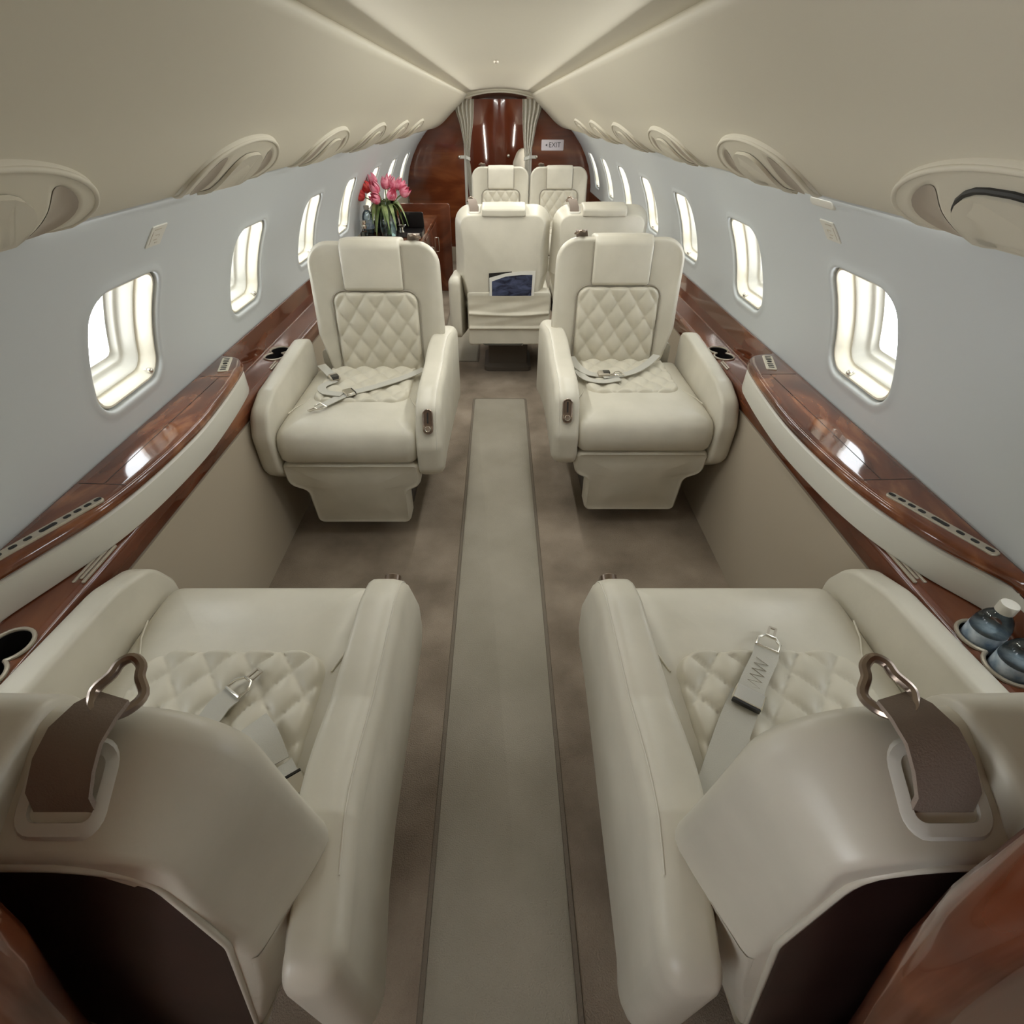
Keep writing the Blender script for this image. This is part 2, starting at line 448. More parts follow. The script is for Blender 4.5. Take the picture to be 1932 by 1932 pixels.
# forward bulkhead, the doorway in which the photographer stands
for side, nm, ol in ((1, 'wall_forward_right', [(.52, 0, .02), (.468, .40, 0), (.43, .56, 0), (.382, .72, 0), (.335, .87, 0), (.296, 1.0, 0), (.268, 1.12, 0), (.256, 1.22, 0), (.270, 1.36, 0), (.33, 1.62, 0), (.80, 1.60, 0), (1.09, 1.0, 0), (1.09, .0, 0)]),
                     (-1, 'wall_forward_left', [(.62, 0, .02), (.535, .46, 0), (.485, .62, 0), (.432, .77, 0), (.378, .91, 0), (.332, 1.03, 0), (.302, 1.14, 0), (.290, 1.25, 0), (.30, 1.40, 0), (.36, 1.62, 0), (.80, 1.60, 0), (1.09, 1.0, 0), (1.09, .0, 0)])):
    P_ = rpoly(ol, 8, .05)
    g = G(); g.pillow(P_, [(.03, .066), (.014, .068), (.004, .076), (0, .088), (.004, .100), (.014, .108), (.03, .110)], lambda a, b, dd, s_=side: (s_*a, dd, b))
    struct(g.obj(nm, WOOD_DARK, angle=50))

# carpet runners
def runner(x0, x1, y0, y1, label):
    t = thing('carpet_runner', label, 'carpet runner', ((x0+x1)/2, (y0+y1)/2, 0))
    w, l = (x1-x0)/2, (y1-y0)/2
    g = G(); g.pillow(rrect(-w, w, -l, l, .012, 4, 0), [(0, 0), (0, .005), (.004, .007)], lambda a, b, dd: (a, b, dd)); g.obj('pile', RUNNER, t)
    g = G()
    o1 = rrect(-w-.014, w+.014, -l-.014, l+.014, .014, 4, 0); o0 = inset(o1, .013)
    g.loft([[(a, b, 0) for a, b in o1], [(a, b, .004) for a, b in inset(o1, .002)], [(a, b, .004) for a, b in o0], [(a, b, 0) for a, b in o0]], False, False); g.obj('binding', RUNEDGE, t)
    return t
runner(-.16, .165, -1.2, 3.12, 'long pale carpet runner down the middle of the front aisle')
runner(-.46, -.17, 3.78, 6.6, 'pale carpet runner in the rear aisle left of the twin seats')

# ------------------------------------------------------------------ seats
# local frame: x towards the aisle, y from the seat front to its back, z up
RECL = math.radians(6.0); PV = (.617, .44)           # recline, pivot (y, z) of the backrest
BX = .036                                             # the backrest sits a little towards the aisle
def back(m):
    c, s = math.cos(RECL), math.sin(RECL)
    def f(u, w, d):
        if d > .02: d += (d - .02)/.10*max(0, .55 - w)*.115      # the shell is thicker towards its foot: the rear stands upright
        return (m*(u + BX), PV[0] + w*s + d*c, PV[1] + w*c - d*s)
    return f
def quilt(g, hw, h0, h1, r_bot, r_top, cw, ch, base, puff, fn, nu=64, nv=72):
    """diamond-quilted pad over a rounded rectangle; fn(a, b, height)"""
    def halfw(b):
        if b > h1 - r_top: return hw - r_top + math.sqrt(max(0, r_top**2 - (b - h1 + r_top)**2))
        if b < h0 + r_bot: return hw - r_bot + math.sqrt(max(0, r_bot**2 - (h0 + r_bot - b)**2))
        return hw
    def f(i, j):
        b = h0 + (h1 - h0)*j; w = max(.004, halfw(b)); u = -1 + 2*i
        a = w*u
        e = min((w - abs(a)), b - h0, h1 - b)
        if b > h1 - r_top and abs(a) > hw - r_top: e = min(e, r_top - math.hypot(abs(a) - hw + r_top, b - h1 + r_top))
        if b < h0 + r_bot and abs(a) > hw - r_bot: e = min(e, r_bot - math.hypot(abs(a) - hw + r_bot, b - h0 - r_bot))
        e = max(0, min(1, e/.016)); e = math.sin(e*PI/2)
        p, q = a/cw + b/ch, a/cw - b/ch
        dq = (abs(math.sin(PI*p))*abs(math.sin(PI*q)))**.36
        return fn(a, b, -.012 + e*(.012 + base + puff*dq))
    g.grid(f, nu, nv)
def make_seat(m):
    R = {}
    t = thing('club_seat', 'seat', 'seat')
    B = back(m)
    # backrest: wings flare over the arms, rounded shoulders, rear narrower than the front
    ol = rpoly([(-.165, -.20, .03), (.165, -.20, .03), (.238, .05, .05), (.300, .262, .03), (.290, .634, .098), (-.280, .634, .098), (-.284, .255, .03), (-.235, .05, .05)], 8, .03)
    g = G(); g.pillow(ol, [(.045, .006), (.030, 0), (.014, .003), (.004, .012), (0, .022), (.003, .032), (.018, .052), (.038, .076), (.056, .098), (.067, .112), (.074, .118), (.084, .120)], B, soft=lambda a, b: .60 + .18*max(0, min(1, (b - .12)/.2)) - .28*max(0, min(1, (b - .40)/.16)))
    bk = g.obj('backrest', LEATHER, t, 60)
    g = G(); quilt(g, .192, .010, .440, .02, .055, 0.088, .122, .005, .014, lambda a, b, h: B(a, b, .004 - h))
    g.obj('quilted_back_pad', LEATHER_WORN, t, 80)
    # headrest: an upholstered block hooked over the top of the backrest
    hp = rpoly([(.004, .438, .012), (-.014, .450, .014), (-.018, .612, .04), (.004, .644, .03), (.105, .644, .03), (.132, .630, .014), (.132, .596, .008), (.112, .588, .01), (.10, .52, .01), (.03, .46, .01), (.016, .45, .008)], 6, .03)
    g = G(); g.pillow(hp, [(.012, -.128), (.004, -.127), (.0012, -.122), (0, -.114), (-.002, 0), (0, .114), (.0012, .122), (.004, .127), (.012, .128)], lambda a, b, dd: B(dd, b, a))
    g.obj('headrest', LEATHER, t, 55)
    # dark tubes painting the crease shadow round the quilted pad and headrest
    g = G(); pd = rrect(-.193, .193, .008, .441, .055, 8, .03); g.tube([B(a, b, .0015) for a, b in pd + pd[:1]], .0030, 6, False); g.obj('pad_crease_shade', CREASE_SHADE, bk, 80)
    g = G(); g.tube([B(a, b, .0022 if b < .61 else .006) for a, b in [(-.1305, .615), (-.1305, .60), (-.1305, .46), (-.124, .437), (-.10, .434), (.10, .434), (.124, .437), (.1305, .46), (.1305, .60), (.1305, .615)]], .0032, 6); g.obj('headrest_crease_shade', CREASE_SHADE, bk, 80)
    # shoulder harness: slotted bezel on the aisle-side shoulder, webbing and metal tongue
    IN = [(0, 0), (.022, 0), (.032, .003), (.052, .018), (.076, .038), (.098, .056), (.112, .067), (.118, .074)]
    def S(u, d, h):
        for (d0, i0), (d1, i1) in zip(IN, IN[1:]):
            if d <= d1: break
        q = .50*(i0 + (i1 - i0)*(max(0, d) - d0)/(d1 - d0))
        return B(u, .6335 + h - q - max(0, u - .19)**1.5*1.8, d + h*.35)
    bz = rrect(.134, .212, .034, .106, .020, 5, .02); bi = inset(bz, .012)
    g = G(); g.loft([[S(a, b, -.02) for a, b in bz], [S(a, b, .001) for a, b in bz], [S(a, b, .004) for a, b in inset(bz, .003)], [S(a, b, .004) for a, b in bi], [S(a, b, -.018) for a, b in bi]], False, False)
    bzo = g.obj('harness_bezel', IVORY, t, 40)
    g = G(); g.loft([[S(a, b, -.004) for a, b in bi]], False, True); g.obj('harness_slot', DARK, bzo, recalc=False)
    ctr = [(.175, .088, -.004), (.175, .074, .012), (.180, .054, .022), (.185, .034, .026), (.191, .014, .025), (.196, .0, .021)]
    g = G(); g.ribbon([S(*c) for c in ctr], [.026, .0258, .0255, .0245, .0225, .018], .0022, side=(1, 0, 0)); st = g.obj('shoulder_harness', STRAP, t)
    g = G()
    loop = catmull([(-.010, .016), (-.017, .008), (-.022, -.010), (-.013, -.028), (-.010, -.042), (0, -.050), (.010, -.042), (.013, -.028), (.022, -.010), (.017, .008), (.010, .016)], 4)
    g.tube([S(.197 + a*.9, .002 + b*.8, .021 + .10*abs(b)) for i, (a, b) in enumerate(loop)], .0048, 8)
    g.obj('harness_tongue', BRONZE, st)
    # cushion: waterfall front, quilted panel
    ol = rrect(-.286, .264, .0, .640, .045, 7, .03)
    def CU(a, b, z):
        k = max(0, 1 - b/.10); return (m*a, b + .0, z - .022*k*k*(1 if z > .48 else 0))
    g = G(); g.pillow(ol, [(.03, .398), (.010, .402), (0, .416), (-.004, .455), (0, .500), (.007, .520), (.020, .534), (.040, .542)], CU, dome=[(.8, .547), (.55, .550), (.3, .551)])
    cu = g.obj('seat_cushion', LEATHER, t, 60)
    g = G(); quilt(g, .205, .235, .60, .075, .02, .088, .118, .003, .016, lambda a, b, h: (m*a, b, .547 + h)); g.obj('quilted_seat_pad', LEATHER_WORN, t, 80)
    g = G(); pts = [(-.250, .20), (-.21, .215), (-.19, .24)]
    for sx in (-1, 1):
        g = G(); g.tube([(m*sx*a, b, .5445) for a, b in [(.262, .15), (.250, .20), (.228, .245), (.212, .29)]], .0025, 6)
        g.obj('seam', LEATHER_WORN, cu, 80)
    # leg rest: a T-shaped pad
    ol = rpoly([(-.284, .395, .025), (-.284, .285, .05), (-.212, .255, .03), (-.207, .075, .03), (.200, .075, .03), (.205, .255, .03), (.264, .285, .05), (.264, .395, .025)], 7, .03)
    g = G(); g.pillow(ol, [(.022, .0), (.010, -.006), (.003, 0), (0, .012), (0, .075), (.008, .085)], lambda a, b, dd: (m*a, dd + .012 + (.395 - b)*.08, b), dome0=[(.35, -.012), (.7, -.010)])
    g.obj('leg_rest', LEATHER, t, 60)
    # arms; the aisle arm slims down behind the backrest
    def AX(x, y):
        if x < 0: return x
        k = max(0, min(1, (y - .50)/.26))**2; q = (x - .262)/.100
        return .262 + .045*k + q*(.100 - .025*k)
    def arm(prof, x0, x1, lay, name, ch=None):
        g = G(); w = x1 - x0
        g.pillow(prof, [(i, x0 + w*k) for i, k in lay], lambda a, b, dd: (m*AX(dd, a), a, b)); return g.obj(name, LEATHER, t, 55)
    ap = rpoly([(.055, .315, .04), (.0, .36, .05), (.0, .47, .08), (.072, .618, .09), (.17, .648, .12), (.42, .655, .10), (.63, .695, .04), (.822, .685, .045), (.822, .30, .06), (.52, .315, .05)], 9, .03)
    lay = [(.016, 0), (.006, .03), (.001, .10), (0, .2), (0, .55), (.004, .75), (.014, .9), (.03, 1.0)]
    aa = arm(ap, .262, .362, lay, 'aisle_arm')
    seam = [p for p in inset(ap, .0068) if p[1] > .46 and p[0] < .74]
    g = G(); g.tube([(m*AX(.262 + .100*.80, a), a, b) for a, b in seam], .0017, 5); g.obj('arm_piping', STITCH, aa, 80)
    op = rpoly([(.08, .285, .08), (-.01, .36, .08), (-.014, .52, .08), (.03, .610, .09), (.15, .650, .1), (.60, .685, .03), (.66, .67, .05), (.66, .32, .08)], 9, .03)
    oa = arm(op, -.366, -.284, [(.03, 0), (.012, .12), (.002, .28), (0, .45), (0, .8), (.002, .92), (.012, 1)], 'window_arm')
    # recline control on the front of the aisle arm
    c0 = Vector((m*.312, .043, .565)); tilt = math.radians(26)
    def CP(a, b, dd): return (c0.x + m*a, c0.y - dd*math.cos(tilt) + b*math.sin(tilt), c0.z + b*math.cos(tilt) + dd*math.sin(tilt))
    ol = rrect(-.020, .020, -.048, .048, .0198, 8, 0)
    g = G(); g.loft([[CP(a, b, -.012) for a, b in ol], [CP(a, b, .006) for a, b in ol], [CP(a, b, .008) for a, b in inset(ol, .002)], [CP(a, b, .006) for a, b in inset(ol, .005)], [CP(a, b, .004) for a, b in inset(ol, .0065)]])
    pl = g.obj('recline_control', BRONZE, t)
    ol2 = rrect(-.003, .003, -.006, .036, .0028, 4, 0)
    g = G(); g.loft([[CP(a, b, .0035) for a, b in ol2], [CP(a, b, .0055) for a, b in ol2]]); g.obj('control_slot', DARK, pl)
    g = G(); n = 16
    g.loft([[CP(r*math.cos(2*PI*i/n), -.027 + r*math.sin(2*PI*i/n), h) for i in range(n)] for r, h in ((.0125, .003), (.0125, .010), (.0105, .0125), (.0095, .0115), (.002, .0115))]); g.obj('control_button', CHROME, pl)
    # rear skirt with gathered literature pocket
    def SK(a, b, dd): return (m*a, .801 + dd, b)
    ol = rrect(-.266, .266, .262, .60, .02, 5, .03)
    g = G(); g.pillow(ol, [(.0, -.10), (0, -.006), (.004, -.001), (.012, 0)], SK); sk = g.obj('rear_skirt', LEATHER, t, 50)
    def pocket(i, j):
        b = .365 + .215*j; hw = .258; a = -hw + 2*hw*i
        sag = math.sin(PI*i)
        ridge = math.exp(-((b - .375)/.010)**2)*.010 + math.exp(-((b - .470 + .008*sag)/.010)**2)*.011
        fold = .0022*math.sin(19*a + 90*b)*math.sin(PI*j)
        top = .010*sag*max(0, (j - .8)/.2)
        return SK(a, b - .010*sag*j*(1-j), .004 + .007*sag*math.sin(PI*min(1, j*1.2)) + ridge + fold + top)
    g = G(); g.grid(pocket, 48, 44); g.obj('literature_pocket', LEATHER_WORN, t, 80)
    # pedestal
    g = G(); g.pillow(rrect(-.17, .17, .26, .62, .04, 5, 0), [(.0, 0), (0, .03), (.03, .05), (.03, .40)], lambda a, b, dd: (m*a, b, dd)); g.obj('pedestal', DARKBASE, t)
    g = G(); g.box(-.265, .265, .10, .68, .34, .40); g.obj('seat_frame', DARKBASE, t)
    return t

SA = make_seat(1); SB = make_seat(-1)
def place(seat, loc, rz, label, group=None):
    seat.location = loc; seat.rotation_euler = (0, 0, rz); seat['label'] = label
    if group: seat['group'] = group
    return seat
L_FAR, R_FAR, L_NEAR, R_NEAR = (-.585, 1.71, 0), (.582, 1.80, 0), (-.575, .95, 0), (.582, .95, 0)
far_left = place(SA, L_FAR, 0, 'cream leather seat facing the camera on the left, flower vase showing behind its headrest', 'club seats')
far_right = place(SB, R_FAR, 0, 'cream leather seat facing the camera on the right, belt buckle lying across its quilted cushion', 'club seats')
near_right_label = 'cream seat seen from behind at lower right, one straight belt laid up its cushion'
near_left_label = 'cream seat seen from behind at lower left, folded belt ends on its cushion'
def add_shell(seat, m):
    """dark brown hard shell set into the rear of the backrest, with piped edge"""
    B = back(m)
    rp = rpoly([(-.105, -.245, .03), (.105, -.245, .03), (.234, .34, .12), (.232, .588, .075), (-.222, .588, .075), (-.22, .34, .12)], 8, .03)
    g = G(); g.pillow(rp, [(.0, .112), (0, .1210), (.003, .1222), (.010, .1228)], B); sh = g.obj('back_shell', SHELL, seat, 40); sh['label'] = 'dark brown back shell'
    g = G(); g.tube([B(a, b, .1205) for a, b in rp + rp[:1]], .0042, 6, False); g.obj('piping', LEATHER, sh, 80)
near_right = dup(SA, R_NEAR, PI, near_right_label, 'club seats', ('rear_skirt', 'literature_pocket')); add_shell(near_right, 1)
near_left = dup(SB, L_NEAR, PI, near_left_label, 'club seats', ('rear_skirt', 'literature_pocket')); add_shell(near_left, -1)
ARMS = ('window_arm',); NOARM = ('window_arm', 'aisle_arm', 'recline_control')
mid_l = dup(SA, (.062, 4.21, 0), PI, 'cream seat turned away beyond the aisle, picture magazine in its back pocket', 'twin seats', ARMS)
mid_r = dup(SA, (.650, 4.21, 0), PI, 'cream seat turned away, mostly hidden behind the right front-facing seat', 'twin seats', NOARM)
aft_l = dup(SB, (.052, 5.42, 0), 0, 'small distant cream seat facing forward in front of the doorway', 'twin seats', ARMS)
aft_r = dup(SB, (.640, 5.42, 0), 0, 'small distant cream seat facing forward below the exit sign', 'twin seats', NOARM)

# lap belts of the four front seats (local design coordinates x, y; mirrored by m)
ZB = .5655
def belt(seat, m, path, w=.023, name='lap_belt', twist=None):
    g = G(); pts = catmull([(m*a, b, z) for a, b, z in path], 5)
    sd = None
    if twist: sd = [Vector((m*math.cos(q[0]), 0, 0)) for q in twist]
    g.ribbon(pts, w, .0014); return g.obj(name, BELT, seat, 50)
def bf(m, x, y, z, ang):
    """frame of a fitting lying on the cushion: u along ang (design plane), v across"""
    ca, sa = math.cos(ang), math.sin(ang)
    return lambda u, v, h: (m*(x + u*ca - v*sa), y + u*sa + v*ca, z + h)
def tongue(parent, m, x, y, ang, z=ZB, k=1.0, hexa=True):
    f = bf(m, x, y, z, ang); g = G()
    pts = [(0, .021), (.022, .021), (.036, .010), (.036, -.010), (.022, -.021), (0, -.021)]
    P3 = [f(a*k, b*k, .006) for a, b in pts]; g.tube(P3 + [P3[0]], .0034*k, 8)
    g.obj('belt_tongue', CHROME, parent)
    g = G(); o_ = rrect(.036, .066, -.0085, .0085, .003, 3, 0); i_ = inset(o_, .0045)
    g.loft([[f(a*k, b*k, .003) for a, b in o_], [f(a*k, b*k, .007) for a, b in o_], [f(a*k, b*k, .007) for a, b in i_], [f(a*k, b*k, .003) for a, b in i_], [f(a*k, b*k, .003) for a, b in o_]], False, False)
    g.obj('tongue_tip', GRILLE, parent)
def slider(parent, m, x, y, ang, z=ZB):
    f = bf(m, x, y, z, ang); g = G()
    o_ = rrect(-.020, .020, -.029, .029, .004, 3, 0)
    g.pillow(o_, [(.002, 0), (0, .002), (0, .008), (.003, .012)], lambda a, b, h: f(a, b, h)); g.obj('belt_adjuster', CHROME, parent)
    g = G(); g.pillow(rrect(-.024, -.0195, -.027, .027, .002, 3, 0), [(0, .001), (0, .0105)], lambda a, b, h: f(a, b, h)); g.obj('adjuster_bar', BLACK, parent)
def buckle(parent, m, x, y, ang, z=ZB):
    f = bf(m, x, y, z, ang); g = G()
    o_ = rrect(-.026, .026, -.022, .022, .006, 4, 0)
    g.pillow(o_, [(.004, 0), (0, .004), (0, .014), (.005, .019), (.008, .0195)], lambda a, b, h: f(a, b, h)); g.obj('belt_buckle', GRILLE, parent)
    g = G(); g.pillow(rrect(-.004, .0265, -.016, .016, .004, 3, 0), [(0, .008), (0, .0205)], lambda a, b, h: f(a, b, h)); g.obj('buckle_mouth', BLACK, parent)
# near right
b1 = belt(near_right, 1, [(.250, .612, ZB), (.200, .535, ZB + .004), (.133, .434, ZB + .003), (.080, .362, ZB + .002)], .030)
b2 = belt(near_right, 1, [(.085, .372, ZB + .010), (.050, .325, ZB + .008), (.010, .275, ZB + .006), (-.004, .252, ZB + .008)], .025)
slider(b1, 1, .083, .372, math.atan2(-.1, -.07) , ZB + .006); tongue(b2, 1, -.004, .252, math.atan2(-.062, -.040), ZB + .003, 1.05)
g = G(); f = bf(1, .083, .372, ZB + .0085, math.atan2(-.12, -.087))
g.tube([f(.026 + .0085*k, .013*(-1)**k, .0012) for k in range(11)], .0009, 5); g.obj('belt_stitching', GRILLE, b2)
# near left
b1 = belt(near_left, -1, [(-.08, .50, ZB), (.00, .43, ZB + .003), (.020, .385, ZB + .006), (.036, .362, ZB + .006)], .024)
tongue(b1, -1, .036, .360, math.atan2(-.045, .03), ZB + .004, 1.0)
b2 = belt(near_left, -1, [(.105, .425, ZB + .012), (.140, .460, ZB + .020), (.172, .505, ZB + .010)], .025)
b3 = belt(near_left, -1, [(.178, .508, ZB + .006), (.205, .540, ZB + .006), (.232, .570, ZB + .004)], .025)
slider(b3, -1, .212, .548, math.atan2(.05, .035), ZB + .004)
# far left
b1 = belt(far_left, 1, [(.245, .53, ZB + .01), (.16, .44, ZB + .006), (.05, .35, ZB + .004), (-.05, .28, ZB + .003), (-.125, .195, ZB - .003)], .020)
slider(b1, 1, -.045, .285, math.atan2(-.07, -.1), ZB + .003); tongue(b1, 1, -.127, .190, math.atan2(-.05, -.045), ZB - .008, 1.05)
b2 = belt(far_left, 1, [(-.235, .565, ZB + .014), (-.20, .52, ZB + .008), (-.165, .47, ZB + .004)], .020); buckle(b2, 1, -.145, .44, math.atan2(-.05, .03), ZB)
b3 = belt(far_left, 1, [(-.135, .42, ZB + .002), (-.175, .36, ZB + .003), (-.15, .30, ZB + .003), (-.07, .27, ZB + .006)], .018)
# far right
b1 = belt(far_right, -1, [(-.16, .555, ZB + .03), (-.10, .48, ZB + .018), (-.03, .41, ZB + .012), (.05, .37, ZB + .008), (.12, .36, ZB + .006)], .018)
tongue(b1, -1, .04, .375, math.atan2(-.02, .05), ZB + .012, .9)
b2 = belt(far_right, -1, [(.245, .56, ZB + .02), (.22, .46, ZB + .012), (.18, .40, ZB + .006), (.135, .385, ZB + .004)], .020); buckle(b2, -1, .115, .385, math.atan2(0, -1), ZB)
b3 = belt(far_right, -1, [(.225, .44, ZB + .006), (.20, .35, ZB + .004), (.13, .315, ZB + .004), (.05, .335, ZB + .008)], .018)

# magazine in the pocket of the twin seat
t = thing('magazine', 'magazine with dark blue cover picture and pale border in the seat-back pocket', 'magazine', (.078, 3.4025, .552))
ol = [(-.140, .0), (.140, .0), (.146, .172), (.06, .170), (-.04, .158), (-.140, .132)]
g = G(); g.pillow(ol, [(0, 0), (0, .004)], lambda a, b, dd: (a, dd, b)); cv = g.obj('cover', PAGE, t, 20)
ol = [(-.124, .012), (.124, .012), (.128, .150), (.06, .150), (-.04, .140), (-.124, .112)]
g = G(); g.pillow(ol, [(0, -.0012), (0, .001)], lambda a, b, dd: (a, dd, b)); g.obj('cover_picture', NAVY, cv, 20)
ol = [(-.143, .05), (.0, .10), (.0, .168), (-.142, .158)]
g = G(); g.pillow(ol, [(0, .0045), (0, .006)], lambda a, b, dd: (a, dd, b)); g.obj('inner_page', BLACK, t, 20)

# ------------------------------------------------------------------ side ledges, club-table pods
CUPS = {1: (.600, .676), -1: (.578, .654)}
def side_ledge(side, y_end):
    nm = 'left' if side < 0 else 'right'
    t = thing('side_ledge', 'low glossy wood ledge with cup holders running along the %s wall' % nm, 'ledge', (side*1.0, 1.0, 0))
    def tr(x, y, z): return (side*(x - 1.0), y - 1.0, z)
    prof = rpoly([(.958, .565, .006), (.952, .600, .010), (.952, .634, .016), (.968, .642, .01), (1.0615, .642, .006), (1.0635, .7585, .002), (1.073, .7585, .002), (1.080, .565, 0)], 5, 0)
    g = G(); ya = Y_FRONT + .02; ys = [ya + (y_end - ya)*i/8 for i in range(9)]
    g.loft([[tr(a, y, b) for a, b in prof] for y in ys])
    o = g.obj('ledge_top', WOOD, t, 40)
    def eight(pair, r):
        """outline of two overlapping circles"""
        mid = sum(pair)/2; hy = (pair[1] - pair[0])/2; ph = math.acos(hy/r)
        half_ = [(r*math.sin(ph + (2*PI - 2*ph)*k/28), hy - r*math.cos(ph + (2*PI - 2*ph)*k/28)) for k in range(29)]
        return [(.998 + x, mid + y) for x, y in half_ + [(-x, -y) for x, y in half_]]
    cutter = G()
    pairs = (CUPS[side], (2.215, 2.290))
    for pair in pairs:
        e = eight(pair, .0405); cutter.loft([[tr(x, y, z) for x, y in e] for z in (.572, .66)])
    cut(o, cutter, WOOD, t)
    for pair in pairs:
        rim = [tr(x, y, .6435) for x, y in eight(pair, .0425)]
        g = G(); g.tube(rim + [rim[0]], .0042, 8, False); ro = g.obj('cup_rim', GRILLE, t)
        e = eight(pair, .0400); g = G(); g.loft([[tr(x, y, z) for x, y in e] for z in (.641, .576)], False, True); g.obj('cup_liner', BLACK, ro, recalc=False)
    for y0_, y1_ in ((.83, .96), (2.07, 2.15)):
        for j in range(3 if y0_ < 1 else 2):
            x = .962 + .011*j
            g = G(); g.pillow(rrect(-.0035, .0035, 0, y1_ - y0_, .003, 4, 0), [(0, -.002), (0, .002), (.001, .0028)], lambda a, b, dd: tr(x + a, y0_ + b + .012*(j % 2), .6425 + dd)); g.obj('inlay_strip', GRILLE, t)
    return t
side_ledge(-1, 3.9); side_ledge(1, Y_BULK - .03)

def side_table(side):
    nm = 'left' if side < 0 else 'right'; dy = -.02 if side < 0 else .0; dx = .022 if side < 0 else 0
    t = thing('side_table', 'bow-fronted burl wood side table with white fascia on the %s wall between facing seats' % nm, 'side table', (side*1.0, 1.3, 0))
    def tr(x, y, z): return (side*(x - 1.0), y + dy - 1.3, z)
    ctl = [(1.0625, .665), (1.056, .735), (.987, .852), (.934, .992), (.905, 1.16), (.893, 1.395), (.908, 1.62), (.930, 1.800), (.945, 1.870), (.975, 1.925), (1.02, 1.945), (1.0625, 1.950)]
    ctl = [(x + (dx if x < 1.045 else 0), y) for x, y in ctl]
    inner = catmull(ctl, 6)
    ol = inner + [(1.0625, 1.945 - (1.945 - .67)*k/40) for k in range(1, 40)]
    clean = []
    for p in ol:
        if not clean or (Vector(p) - Vector(clean[-1])).length > .004: clean.append(p)
    ol = clean
    ni = len([p for p in ol if p[0] < 1.0618])
    def front(off):   # offset only the bowed front, keep the wall side in place
        q = inset(ol, off); return [(min(1.0625, max(a, 0)), b) if p[0] < 1.0618 else p for (a, b), p in zip(q, ol)]
    g = G(); g.loft([[tr(a, b, z) for a, b in front(o)] for o, z in ((.012, .722), (.002, .726), (-.004, .734), (-.005, .742), (-.001, .752), (.006, .759), (.016, .762))])
    top = g.obj('table_surface', WOOD_LID, t, 35)
    g = G(); g.loft([[tr(a, b, z) for a, b in front(o)] for o, z in ((.012, .6432), (.003, .645), (.001, .650), (.001, .718), (.006, .724))]); g.obj('fascia', WHITEP, t, 35)
    # fold-out leaf: fine joint lines in the top
    g = G(); zt = .7624
    for a, b in (((.915 + dx, 1.075), (1.060, 1.08)), ((.972 + dx, 1.08), (.966 + dx, 1.74)), ((.966 + dx, 1.74), (1.058, 1.742)), ((.935 + dx, 1.74), (.966 + dx, 1.74))):
        A, Bv = Vector(a), Vector(b); d = (Bv - A).normalized(); nn = Vector((-d.y, d.x))*.0011
        g.add([tr(p.x, p.y, zt) for p in (A + nn, A - nn, Bv - nn, Bv + nn)], [[0, 1, 2, 3]])
    g.obj('leaf_joint', DARK, top, recalc=False)
    # long outlet near the camera and short one at the far end
    def outlet(cx_, cy_, ang, L, W, slots, mname):
        ca, sa = math.cos(ang), math.sin(ang)
        def f(a, b, h): return tr(cx_ + a*ca - b*sa, cy_ + a*sa + b*ca, .762 + h)
        g = G(); g.pillow(rrect(-L/2, L/2, -W/2, W/2, W*.42 if L > .15 else W*.2, 6, 0), [(0, -.002), (0, .0022), (.0015, .0035)], lambda a, b, dd: f(a, b, dd)); o = g.obj('air_outlet', mname, t)
        for c, hl, hw in slots:
            g = G(); g.pillow(rrect(c - hl, c + hl, -hw, hw, min(hl, hw)*.95, 5, 0), [(0, .001), (0, .0042)], lambda a, b, dd: f(a, b, dd)); g.obj('air_slot', DARK, o)
    sl = [(-.105 + .030*k, .0085, .0055) for k in range(3)] + [(-.002, .019, .006)] + [(.040 + .024*k, .0085, .0055) for k in range(4)]
    outlet(1.002 + dx*.4, .905, math.atan2(-.19, .085) + PI, .245, .027, sl, GRILLE)
    outlet(1.006 + dx*.3, 1.845, math.atan2(.165, .045), .135, .036, [(-.052 + .0165*k, .0036, .0105) for k in range(3)] + [(.004, .0085, .0085)] + [(.023 + .0150*k, .0036, .0105) for k in range(3)], CREAMP)
    return t
side_table(-1); side_table(1)

# water bottles in the right-hand cup holders
def bottle(name, label, loc, s=1.0, group=None, lab=True, cap=IVORY):
    t = thing(name, label, 'bottle', loc, 0, group)
    g = G(); g.lathe([(0, .0), (.030*s, .0), (.0335*s, .006*s), (.0335*s, .040*s), (.0325*s, .043*s), (.0335*s, .046*s), (.0335*s, .098*s), (.032*s, .112*s), (.026*s, .128*s), (.018*s, .138*s), (.0125*s, .143*s), (.0125*s, .158*s)], n=28); g.obj('bottle_body', PET, t)
    g = G(); g.lathe([(.0130*s, .146*s), (.0165*s, .146*s), (.0168*s, .150*s), (.0168*s, .164*s), (.0155*s, .167*s), (0, .1675*s)], n=24); g.obj('cap', cap, t)
    g = G(); g.lathe([(0, .003*s), (.031*s, .003*s), (.0318*s, .090*s), (0, .091*s)], n=24); g.obj('water', WATER, t)
    if lab:
        g = G(); g.lathe([(.0337*s, .045*s), (.0342*s, .046*s), (.0342*s, .092*s), (.0337*s, .093*s)], n=28); g.obj('paper_label', LABELM, t)
    return t
bottle('water_bottle', 'clear water bottle with white cap in the cup holder, farther of the pair', (.998, CUPS[1][1], .579), .98, 'bottles in the right cup holder')
bottle('water_bottle', 'clear water bottle cut by the right picture edge, nearer of the pair', (.998, CUPS[1][0], .579), .98, 'bottles in the right cup holder')

